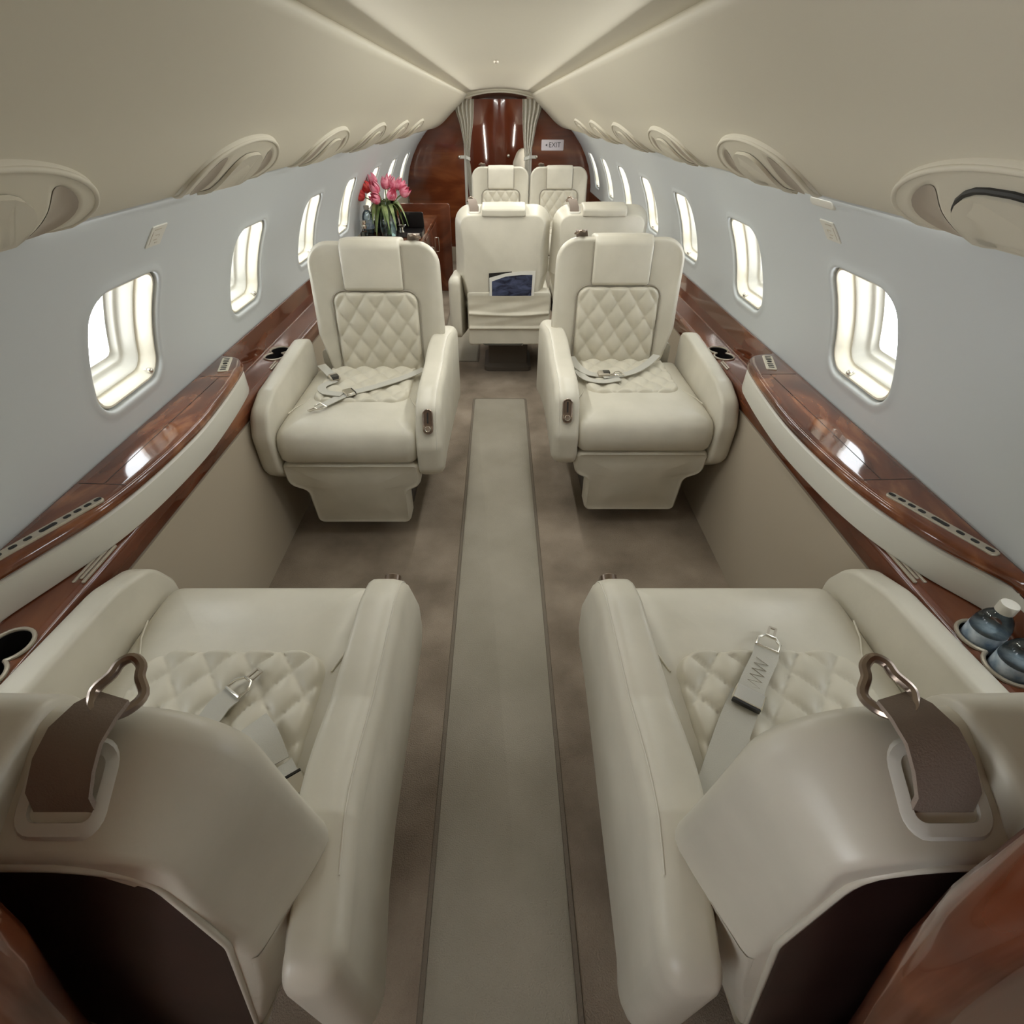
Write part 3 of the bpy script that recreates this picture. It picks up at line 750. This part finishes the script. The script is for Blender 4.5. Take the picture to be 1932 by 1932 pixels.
# ------------------------------------------------------------------ overhead service panels
def service_panel(side, yc, label, gap=False):
    t = thing('overhead_service_panel', label, 'service panel', (0, yc, 0), 0, 'overhead service panels')
    Bh = .232; B0 = .052; HT = .009
    def half(b):
        if b > .11: return .245*math.sqrt(max(0, 1 - ((b - .11)/(Bh - .11))**2))
        return .245 - .070*((.11 - b)/.11)**2
    def V(a, b, h):
        x, z, nx, nz = val_pt(B0 + b); return (side*(x + nx*h), a + .09*(1 - b/Bh) - .03, z + nz*h)
    def fade(b): return max(.12, min(1, b/.06))
    def recess(a, b):
        q = 9
        for s_ in (-1, 1):
            q = min(q, math.hypot((a - s_*.66*half(min(b, .19)))/(.040 - .10*max(0, .09 - b)), (b - .105)/.088))
        return q
    def height(a, b):
        e = max(0, min(1, ((1 - math.hypot(a/.245, (b - .11)/(Bh - .11)))*.19 if b > .11 else half(b) - abs(a))/.007)); h = HT*math.sin(e*PI/2)*fade(b)
        q = recess(a, b)
        if q < 1: h -= (h - .002)*min(1, (1 - q)*2.2)
        return h - .0012
    g = G()
    def f(i, j):
        b = Bh*math.sin(j*PI/2); w = max(half(b), .0005); a = w*(-1 + 2*i)
        return V(a, b, height(a, b))
    g.grid(f, 130, 60); g.obj('panel_body', CEILM, t, 70)
    path = [(-half(b) + .007, b) for b in (.008, .03, .055, .08)] + [(-.238*math.cos(PI*k/36), .11 + (Bh - .117)*math.sin(PI*k/36)) for k in range(37)]
    path += [(half(b) - .007, b) for b in (.08, .055, .03, .008)]
    g = G(); g.tube([V(a, b, HT*fade(b) - .0022) for a, b in path], .0044, 8); g.obj('panel_rim', CEILM, t, 80)
    for s_ in (-1, 1):
        n = 28; g = G(); rings = []
        for r in (.86, .70, .5, .25, .05):
            ring = []
            for i in range(n):
                b = .105 + .088*r*math.sin(2*PI*i/n); a = s_*.66*half(min(b, .19)) + (.040 - .10*max(0, .09 - b))*r*math.cos(2*PI*i/n)
                ring.append(V(a, b, .0016 + .005*max(0, r - .6)/.26))
            rings.append(ring)
        g.loft(rings, False, True); g.obj('outlet_recess', RECESS_SHADE, t, 80)  # patch colour stands in for the shade of a deeper recess
    # hinged cover between the two recesses
    ol = rpoly([(-.080, .012, .004), (.080, .012, .004), (.106, .188, .08), (-.106, .188, .08)], 6, .02)
    g = G(); g.pillow(ol, [(0, .008), (0, .001), (.003, .004), (.010, .005)], lambda a, b, dd: V(a, b, dd + (HT - .001)*fade(b))); g.obj('cover', CEILM, t, 50)
    if gap:
        g = G(); g.tube([V(p[0], p[1] + .004, HT + .0008) for p in ol if p[1] > .12 and abs(p[0]) < .108], .0042, 8); g.obj('cover_gap', DARK, t)
    return t
names = ['nearest', 'second', 'third', 'fourth', 'fifth', 'sixth']
for side, sn, off in ((-1, 'left', -.02), (1, 'right', .0)):
    for k in range(6):
        service_panel(side, .70 + off + .80*k, 'oval cream overhead panel with two recessed outlets, %s from the camera on the %s' % (names[k], sn), gap=(side > 0 and k == 0))

# small clip on the right valance, and the wall placards with engraved pictograms
t = thing('white_latch', 'small white latch at the edge of the right valance above the second window', 'latch', (wall_x(1.318), 1.50, 1.318))
g = G(); g.pillow(rrect(-.058, .058, -.010, .010, .0095, 6, 0), [(.002, -.004), (0, -.002), (0, .006), (.003, .009)], lambda a, b, dd: (.003 - dd - b*.55, a, b)); g.obj('latch_body', WHITEP, t)
def placard(side, yc, sn):
    s0 = s_of_z(1.250)
    t = thing('wall_placard', 'small pale placard with faint pictograms above the nearest %s window' % sn, 'placard', (side*wall_x(1.25), yc, 1.25), 0)
    def V(a, b, h):
        x, z, nx, nz = wall_pt(s0 + b); return (side*(x - nx*h) - side*wall_x(1.25), a, z - nz*h - 1.25)
    g = G(); g.pillow(rrect(-.036, .036, -.032, .032, .004, 4, .01), [(0, -.003), (0, .002), (.001, .003)], V); g.obj('plate', WHITEP, t)
    for (a0, a1, b0, b1) in ((-.022, .010, .020, .023), (-.008, .012, .002, .0045), (.010, .0125, -.004, .004), (-.010, .006, -.012, -.009), (-.026, -.024, -.022, .016), (.0, .014, -.022, -.0195)):
        g = G(); g.pillow([(a0, b0), (a1, b0), (a1, b1), (a0, b1)], [(0, .002), (0, .0036)], V); g.obj('engraved_mark', GRILLE, t)
placard(-1, 1.47, 'left'); placard(1, 1.53, 'right')

# ceiling screw cover
t = thing('ceiling_button', 'tiny grey button in the middle of the ceiling panel', 'button', (-.015, 3.15, 1.678))
g = G(); g.lathe([(.0, -.004), (.008, -.004), (.011, .0), (.011, .006), (0, .008)], n=16); g.obj('button_cap', GRILLE, t)

# ------------------------------------------------------------------ doorway curtains, exit sign
def curtain(side, label):
    t = thing('curtain', label, 'curtain', (side*.33, Y_BULK - .045, 0))
    # (z, inner x, outer x)
    if side < 0: keys = [(1.605, -.275, -.46), (1.52, -.28, -.475), (1.40, -.290, -.435), (1.25, -.318, -.402), (1.07, -.338, -.376), (1.0, -.330, -.372), (.8, -.308, -.355), (.5, -.262, -.325), (.02, -.225, -.305)]
    else: keys = [(1.605, .248, .46), (1.52, .252, .455), (1.40, .256, .415), (1.25, .268, .385), (1.07, .288, .345), (1.0, .288, .345), (.8, .285, .350), (.5, .285, .355), (.02, .28, .36)]
    kk = catmull(keys, 5); nx_ = 44
    def f(i, j):
        z, xi, xo = kk[min(len(kk) - 1, int(round(j*(len(kk) - 1))))]
        x = xi + (xo - xi)*i
        amp = .010 + .012*min(1, abs(xo - xi)/.15)
        y = amp*math.sin(i*PI*9 + .6*math.sin(3*z)) + (.0 if i < .97 else .004)
        return (x - side*.33, y, z)
    g = G(); g.grid(f, nx_*2, len(kk) - 1)
    o = g.obj('cloth', FABRIC, t, 80, recalc=False)
    md = o.modifiers.new('thickness', 'SOLIDIFY'); md.thickness = .003
    g = G(); xi, xo = (-.338, -.376) if side < 0 else (.288, .345); c = (xi + xo)/2; w = abs(xo - xi)/2
    g.loft([[(c - side*.33 + (w + .010)*math.cos(2*PI*i/20), .028*math.sin(2*PI*i/20), 1.085 + .03*math.cos(2*PI*i/20)*side*.4 + h) for i in range(20)] for h in (-.016, .016)], False, False)
    g.box(*sorted((xo - side*.33, xo - side*.33 + side*.085)), .030, .036, 1.075, 1.105)
    tb = g.obj('tieback', WHITEP, t, 40)
    g = G(); g.lathe([(0, 0), (.012, 0), (.014, .006), (.009, .012), (0, .013)], n=16); g.v = [(x + xo - side*.33 + side*.08, .030 - z, y + 1.09) for x, y, z in g.v]; g.obj('tieback_hook', CHROME, tb)
curtain(-1, 'cream curtain tied back on the left side of the rear doorway')
curtain(1, 'cream curtain tied back on the right side of the rear doorway')

t = thing('exit_sign', 'white sign reading EXIT with a small arrow on the dark wood bulkhead', 'sign', (.600, Y_BULK - .001, 1.20))
g = G(); g.pillow(rrect(-.125, .125, -.050, .050, .008, 4, 0), [(0, 0), (0, -.008), (.003, -.010)], lambda a, b, dd: (a, dd, b)); pl = g.obj('sign_plate', WHITE, t)
cu = bpy.data.curves.new('txt', 'FONT'); cu.body = 'EXIT'; cu.size = .066; cu.extrude = .0006; cu.align_x = 'CENTER'; cu.align_y = 'CENTER'
co = bpy.data.objects.new('txt', cu); COL.objects.link(co); bpy.context.view_layer.update()
me = bpy.data.meshes.new_from_object(co.evaluated_get(bpy.context.evaluated_depsgraph_get())); bpy.data.objects.remove(co)
me.transform(Matrix.Translation((.024, -.0112, 0)) @ Matrix.Rotation(PI/2, 4, 'X')); me.materials.clear(); me.materials.append(INK)
o = bpy.data.objects.new('sign_lettering', me); COL.objects.link(o); o.parent = pl
g = G(); g.pillow([(-.082, 0), (-.060, .014), (-.060, -.014)], [(0, -.0098), (0, -.0115)], lambda a, b, dd: (a, dd, b)); g.obj('sign_arrow', INK, pl)

# seat back visible through the doorway
t = thing('jump_seat', 'cream padded seat back beyond the doorway, half hidden by the right curtain', 'seat', (.33, 7.62, 0))
g = G(); g.pillow(rpoly([(-.16, .45, .03), (.19, .45, .03), (.19, 1.10, .06), (-.09, 1.16, .10), (-.16, 1.0, .1)], 8, .04), [(.03, -.01), (.008, -.004), (0, .01), (0, .09), (.02, .11)], lambda a, b, dd: (a, dd, b), dome0=[(.5, -.03), (.8, -.022)]); g.obj('seat_back', LEATHER, t, 60)
g = G(); g.pillow(rrect(-.17, .22, -.28, .02, .05), [(.02, .36), (0, .38), (0, .45), (.02, .47)], lambda a, b, dd: (a, b, dd)); g.obj('seat_cushion', LEATHER, t, 60)
g = G(); g.box(-.15, .20, -.2, .08, 0, .37); g.obj('pedestal', DARKBASE, t)

# ------------------------------------------------------------------ credenza with flowers
CZ = .735
t = thing('credenza', 'dark wood credenza along the left wall behind the front seats, holding the flowers', 'cabinet', (-.75, 4.7, 0))
def credx(x0, x1, y0, y1, z0, z1, name, m_, parent, b=.006):
    g = G(); g.pillow(rrect(x0, x1, y0, y1, .012, 4, 0), [(b, z0), (0, z0 + b), (0, z1 - b), (b, z1)], lambda a, c, dd: (a, c, dd)); return g.obj(name, m_, parent)
credx(-.285, .150, -.55, .78, .03, CZ - .03, 'body', WOOD_DARK, t)
credx(-.290, .165, -.57, .80, CZ - .028, CZ, 'counter_top', WOOD_LID, t)
for k in range(3):
    g = G(); y0 = -.54 + .435*k; g.pillow(rrect(y0 + .01, y0 + .425, .06, CZ - .05, .006, 3, 0), [(0, .147), (0, .156), (.003, .159)], lambda a, b, dd: (dd, a, b)); dr = g.obj('cabinet_door', WOOD, t)
    g = G(); g.tube([(.159, y0 + .38, .44), (.175, y0 + .38, .44), (.175, y0 + .38, .56), (.159, y0 + .38, .56)], .004, 8); g.obj('door_handle', CHROME, dr)
# upright end panel behind the counter
t2 = thing('wood_divider', 'reddish wood divider standing at the rear end of the credenza', 'divider', (-.70, 5.72, 0))
g = G(); g.pillow(rpoly([(-.30, 0, 0), (.22, 0, 0), (.22, .80, .03), (-.30, .80, .02)], 6, 0), [(.004, 0), (0, .004), (0, .036), (.004, .04)], lambda a, b, dd: (a, dd, b)); g.obj('divider_panel', WOOD, t2)

VX, VY = -.845, 4.42
v = thing('flower_vase', 'clear glass vase of pink tulips on the credenza', 'vase', (VX, VY, CZ))
g = G(); g.lathe([(r*1.22, z*1.04) for r, z in [(0, .0), (.052, .0), (.060, .006), (.068, .05), (.066, .10), (.055, .16), (.046, .20), (.050, .225), (.058, .240), (.055, .240), (.047, .225), (.043, .20), (.052, .16), (.062, .10), (.064, .05), (.056, .012), (0, .011)]], n=32); g.obj('glass_body', CLEAR, v)
g = G(); g.lathe([(0, .014), (.066, .014), (.0755, .052), (.0735, .098), (0, .098)], n=24); g.obj('water', WATER, v)
def tulip(dx, dy, dz, m_, lab, facing):
    t = thing('tulip', lab, 'flower', (VX, VY, CZ), 0, 'tulips in the vase')
    A = Vector((-dx*.10, -dy*.10, .02)); Bp = Vector((dx*.17, dy*.17, .235)); Cp = Vector((dx*.88, dy, .238 + (dz - .255)*.62))
    pts = []
    for k in range(11):
        s_ = k/10; pts.append(A*(1-s_)**2 + (Bp*1.0)*2*s_*(1-s_) + Cp*s_*s_)
    g = G(); g.tube(pts, .0042, 8); st = g.obj('stem', LEAF, t)
    ax = (pts[-1] - pts[-3]).normalized(); q = ax.to_track_quat('Z', 'Y'); n = 6
    g = G()
    for k in range(6):
        th0 = 2*PI*k/6 + .3; rr = 1.0 if k % 2 else .86
        prof = [(.004, 0, .3), (.020, .006, .75), (.0275, .020, 1.0), (.0285, .036, .95), (.024, .052, .62), (.0185, .066, .08)]
        rows = []
        for r, h, wd in prof:
            rows.append([Cp + q @ Vector((1.4*r*rr*math.cos(th0 + wd*.62*c_)*(1 - .08*abs(c_)), 1.4*r*rr*math.sin(th0 + wd*.62*c_)*(1 - .08*abs(c_)), 1.25*h - .004*abs(c_))) for c_ in (-1, -.5, 0, .5, 1)])
        g.add([p for r_ in rows for p in r_], [[a*5 + b, a*5 + b + 1, (a+1)*5 + b + 1, (a+1)*5 + b] for a in range(5) for b in range(4)])
    g.obj('bloom', m_, t, 80, recalc=False)
    # long drooping leaves
    for turn, kb in ((0, 6), (1.1, 6)):
      L = Vector((dx, dy, 0)); L = L.normalized() if L.length > 1e-4 else Vector((1, 0, 0)); L.rotate(Matrix.Rotation(turn, 3, 'Z'))
      base = pts[kb]; q_ = []
      reach = .07 + .05*random.random(); fall = .10 + .09*random.random()
      for k in range(9):
          s_ = k/8; q_.append(base + L*(reach*s_) + Vector((0, 0, .05*s_*(1 - s_)*4*.6 - fall*s_*s_)))
      g = G(); g.ribbon(q_, [.003, .010, .0145, .016, .0155, .0135, .010, .006, .001], .0008, side=Vector((-L.y, L.x, .2))); g.obj('leaf', LEAF, t, 70)
TUL = [(-.165, -.03, .300, RED, 'red tulip leaning out farthest left of the bunch'),
       (-.125, .02, .355, RED, 'red orange tulip just above the leftmost bloom'),
       (-.085, .05, .410, PINK, 'pink tulip topmost at the left of the bunch'),
       (-.050, -.04, .345, PINK, 'bright pink tulip in the left middle of the bunch'),
       (-.045, -.06, .270, PINK, 'small pink tulip hanging lowest in front'),
       (.005, .03, .375, PINK, 'deep pink tulip at the centre of the bunch'),
       (.060, .03, .370, PINK, 'deep pink tulip right of the centre'),
       (.055, -.06, .300, PINK, 'pale pink tulip facing front in the right middle'),
       (.105, .02, .375, PINK, 'light pink tulip high on the right'),
       (.140, -.02, .325, PINK, 'pink tulip leaning out farthest right of the bunch'),
       (.02, .08, .395, PINK, 'pink tulip at the back of the bunch')]
for a, b, c, m_, lab in TUL: tulip(a, b, c, m_, lab, 0)

bottle('water_bottle', 'tall clear water bottle with dark label band beside the vase', (-1.00, 4.44, CZ), 1.25, None, True)
t = thing('silver_stopper', 'small silver stoppered flask at the left end of the credenza', 'flask', (-1.0, 4.27, CZ))
g = G(); g.lathe([(0, 0), (.030, 0), (.032, .01), (.030, .055), (.014, .07), (.012, .085)], n=20); g.obj('flask_body', CLEAR, t)
g = G(); g.lathe([(.012, .080), (.020, .084), (.022, .10), (.014, .108), (.022, .118), (.022, .135), (0, .138)], n=20); g.obj('stopper', CHROME, t)
t = thing('drink_tray', 'black lacquer box tray behind the vase on the left', 'tray', (-.95, 4.66, CZ))
g = G(); g.pillow(rrect(-.11, .05, -.10, .14, .012, 4, 0), [(.006, 0), (0, .006), (0, .06), (.003, .062), (.008, .058), (.010, .01)], lambda a, b, dd: (a, b, dd)); g.obj('tray_box', BLACK, t)
g = G(); g.pillow([(-.11, 0), (.05, 0), (.05, .135), (-.05, .07)], [(0, .14), (0, .15)], lambda a, b, dd: (a, dd, b)); g.obj('tray_back', BLACK, t, 20)
t = thing('black_box', 'flat black box on the credenza right of the vase', 'box', (-.705, 4.50, CZ))
g = G(); g.pillow(rrect(-.085, .115, -.10, .12, .012, 4, 0), [(.004, 0), (0, .004), (0, .030), (.004, .034)], lambda a, b, dd: (a, b, dd)); g.obj('box_base', BLACK, t)
g = G(); g.pillow(rrect(-.08, .11, .0, .115, .012, 4, 0), [(.003, 0), (0, .003), (0, .010), (.003, .013)], lambda a, b, dd: (a, .10 + dd - b*.25, .034 + b)); g.obj('box_lid', BLACK, t)
t = thing('silver_dish', 'little silver dish on the black box beside the vase', 'dish', (-.745, 4.44, CZ + .034))
g = G(); g.lathe([(0, 0), (.016, 0), (.006, .008), (.006, .02), (.022, .034), (.032, .046), (.030, .046), (.020, .036), (0, .030)], n=22); g.obj('dish_body', CHROME, t)

# ------------------------------------------------------------------ light
SKY, GROUND, VALANCE_FILL, CROSS = 5.0, 11.5, .5, 13.0     # overcast sky, ground half raised to light the ceiling, added fill strips (W)
w = bpy.data.worlds.new('sky'); sc.world = w; w.use_nodes = True; nt = w.node_tree
bg = nt.nodes['Background']; tc = nt.nodes.new('ShaderNodeTexCoord'); sp = nt.nodes.new('ShaderNodeSeparateXYZ')
nt.links.new(tc.outputs['Generated'], sp.inputs[0])
r = nt.nodes.new('ShaderNodeValToRGB'); r.color_ramp.elements[0].position = .46; r.color_ramp.elements[0].color = (GROUND*.97, GROUND*.985, GROUND, 1)
r.color_ramp.elements[1].position = .54; r.color_ramp.elements[1].color = (SKY*.94, SKY*.98, SKY, 1)
mp = nt.nodes.new('ShaderNodeMapRange'); mp.inputs[1].default_value = -1; mp.inputs[2].default_value = 1
nt.links.new(sp.outputs['Z'], mp.inputs[0]); nt.links.new(mp.outputs[0], r.inputs['Fac']); nt.links.new(r.outputs['Color'], bg.inputs['Color'])
bg.inputs['Strength'].default_value = 1.0
for i, (side, y) in enumerate(win_centres):
    x, z, nx, nz = wall_pt(SW)
    l = bpy.data.lights.new('window_portal', 'AREA'); l.shape = 'RECTANGLE'; l.size = .34; l.size_y = .30
    l.cycles.is_portal = True
    o = bpy.data.objects.new('window_portal', l); COL.objects.link(o)
    o.location = (side*(x + nx*.13), y, z + nz*.13)
    o.rotation_euler = Vector((-side*nx, 0, -nz)).to_track_quat('-Z', 'Y').to_euler()

l = bpy.data.lights.new('door_portal', 'AREA'); l.shape = 'RECTANGLE'; l.size = .62; l.size_y = .76; l.cycles.is_portal = True
o = bpy.data.objects.new('door_portal', l); COL.objects.link(o); o.location = (-1.13, (Y_FRONT + Y_DOOR)/2, 1.05)
o.rotation_euler = Vector((1, 0, 0)).to_track_quat('-Z', 'Y').to_euler()
for side in (-1, 1):                     # added unseen strips that put vertical streak reflections on the rear door
    l = bpy.data.lights.new('streak_strip', 'AREA'); l.shape = 'RECTANGLE'; l.size = .025; l.size_y = .40; l.energy = 2.2; l.color = (1, .93, .82)
    o = bpy.data.objects.new('streak_strip', l); COL.objects.link(o); o.location = (side*.56, 7.45, 1.15)
    o.rotation_euler = Vector((-side*.25, 1, 0)).to_track_quat('-Z', 'Z').to_euler()
# added fill strips without fittings, along the ceiling seams and under each valance
def fill_strip(x, z, y0, y1, width, power, aim, col=(.98, .985, .94)):
    l = bpy.data.lights.new('fill_light', 'AREA'); l.shape = 'RECTANGLE'; l.size = width; l.size_y = y1 - y0; l.energy = power; l.color = col
    o = bpy.data.objects.new('fill_light', l); COL.objects.link(o); o.location = (x, (y0 + y1)/2, z)
    o.rotation_euler = (0, aim, 0)
for side in (-1, 1):
    fill_strip(side*.335, 1.628, 1.3, 6.6, .02, CROSS, side*math.radians(38))
    fill_strip(side*.80, 1.331, 1.0, 6.9, .03, VALANCE_FILL, -side*math.radians(10))

# ------------------------------------------------------------------ camera
cam = bpy.data.cameras.new('camera'); cam.sensor_width = 36; cam.lens = 18.0; cam.clip_start = .02
cam.shift_x = (966 - 942)/1932
co = bpy.data.objects.new('camera', cam); COL.objects.link(co)
co.location = (0, 0, 1.5); co.rotation_euler = (PI/2 - math.atan(756/966), 0, 0)
sc.camera = co
vs = sc.view_settings; vs.view_transform = 'Standard'; vs.look = 'None'; vs.gamma = 1; vs.use_curve_mapping = False
vs.exposure = 0.72
cy = sc.cycles; cy.max_bounces = 14; cy.diffuse_bounces = 8; cy.transparent_max_bounces = 16; cy.glossy_bounces = 4
cy.use_denoising = True; cy.sample_clamp_indirect = 6; cy.caustics_reflective = False; cy.caustics_refractive = False
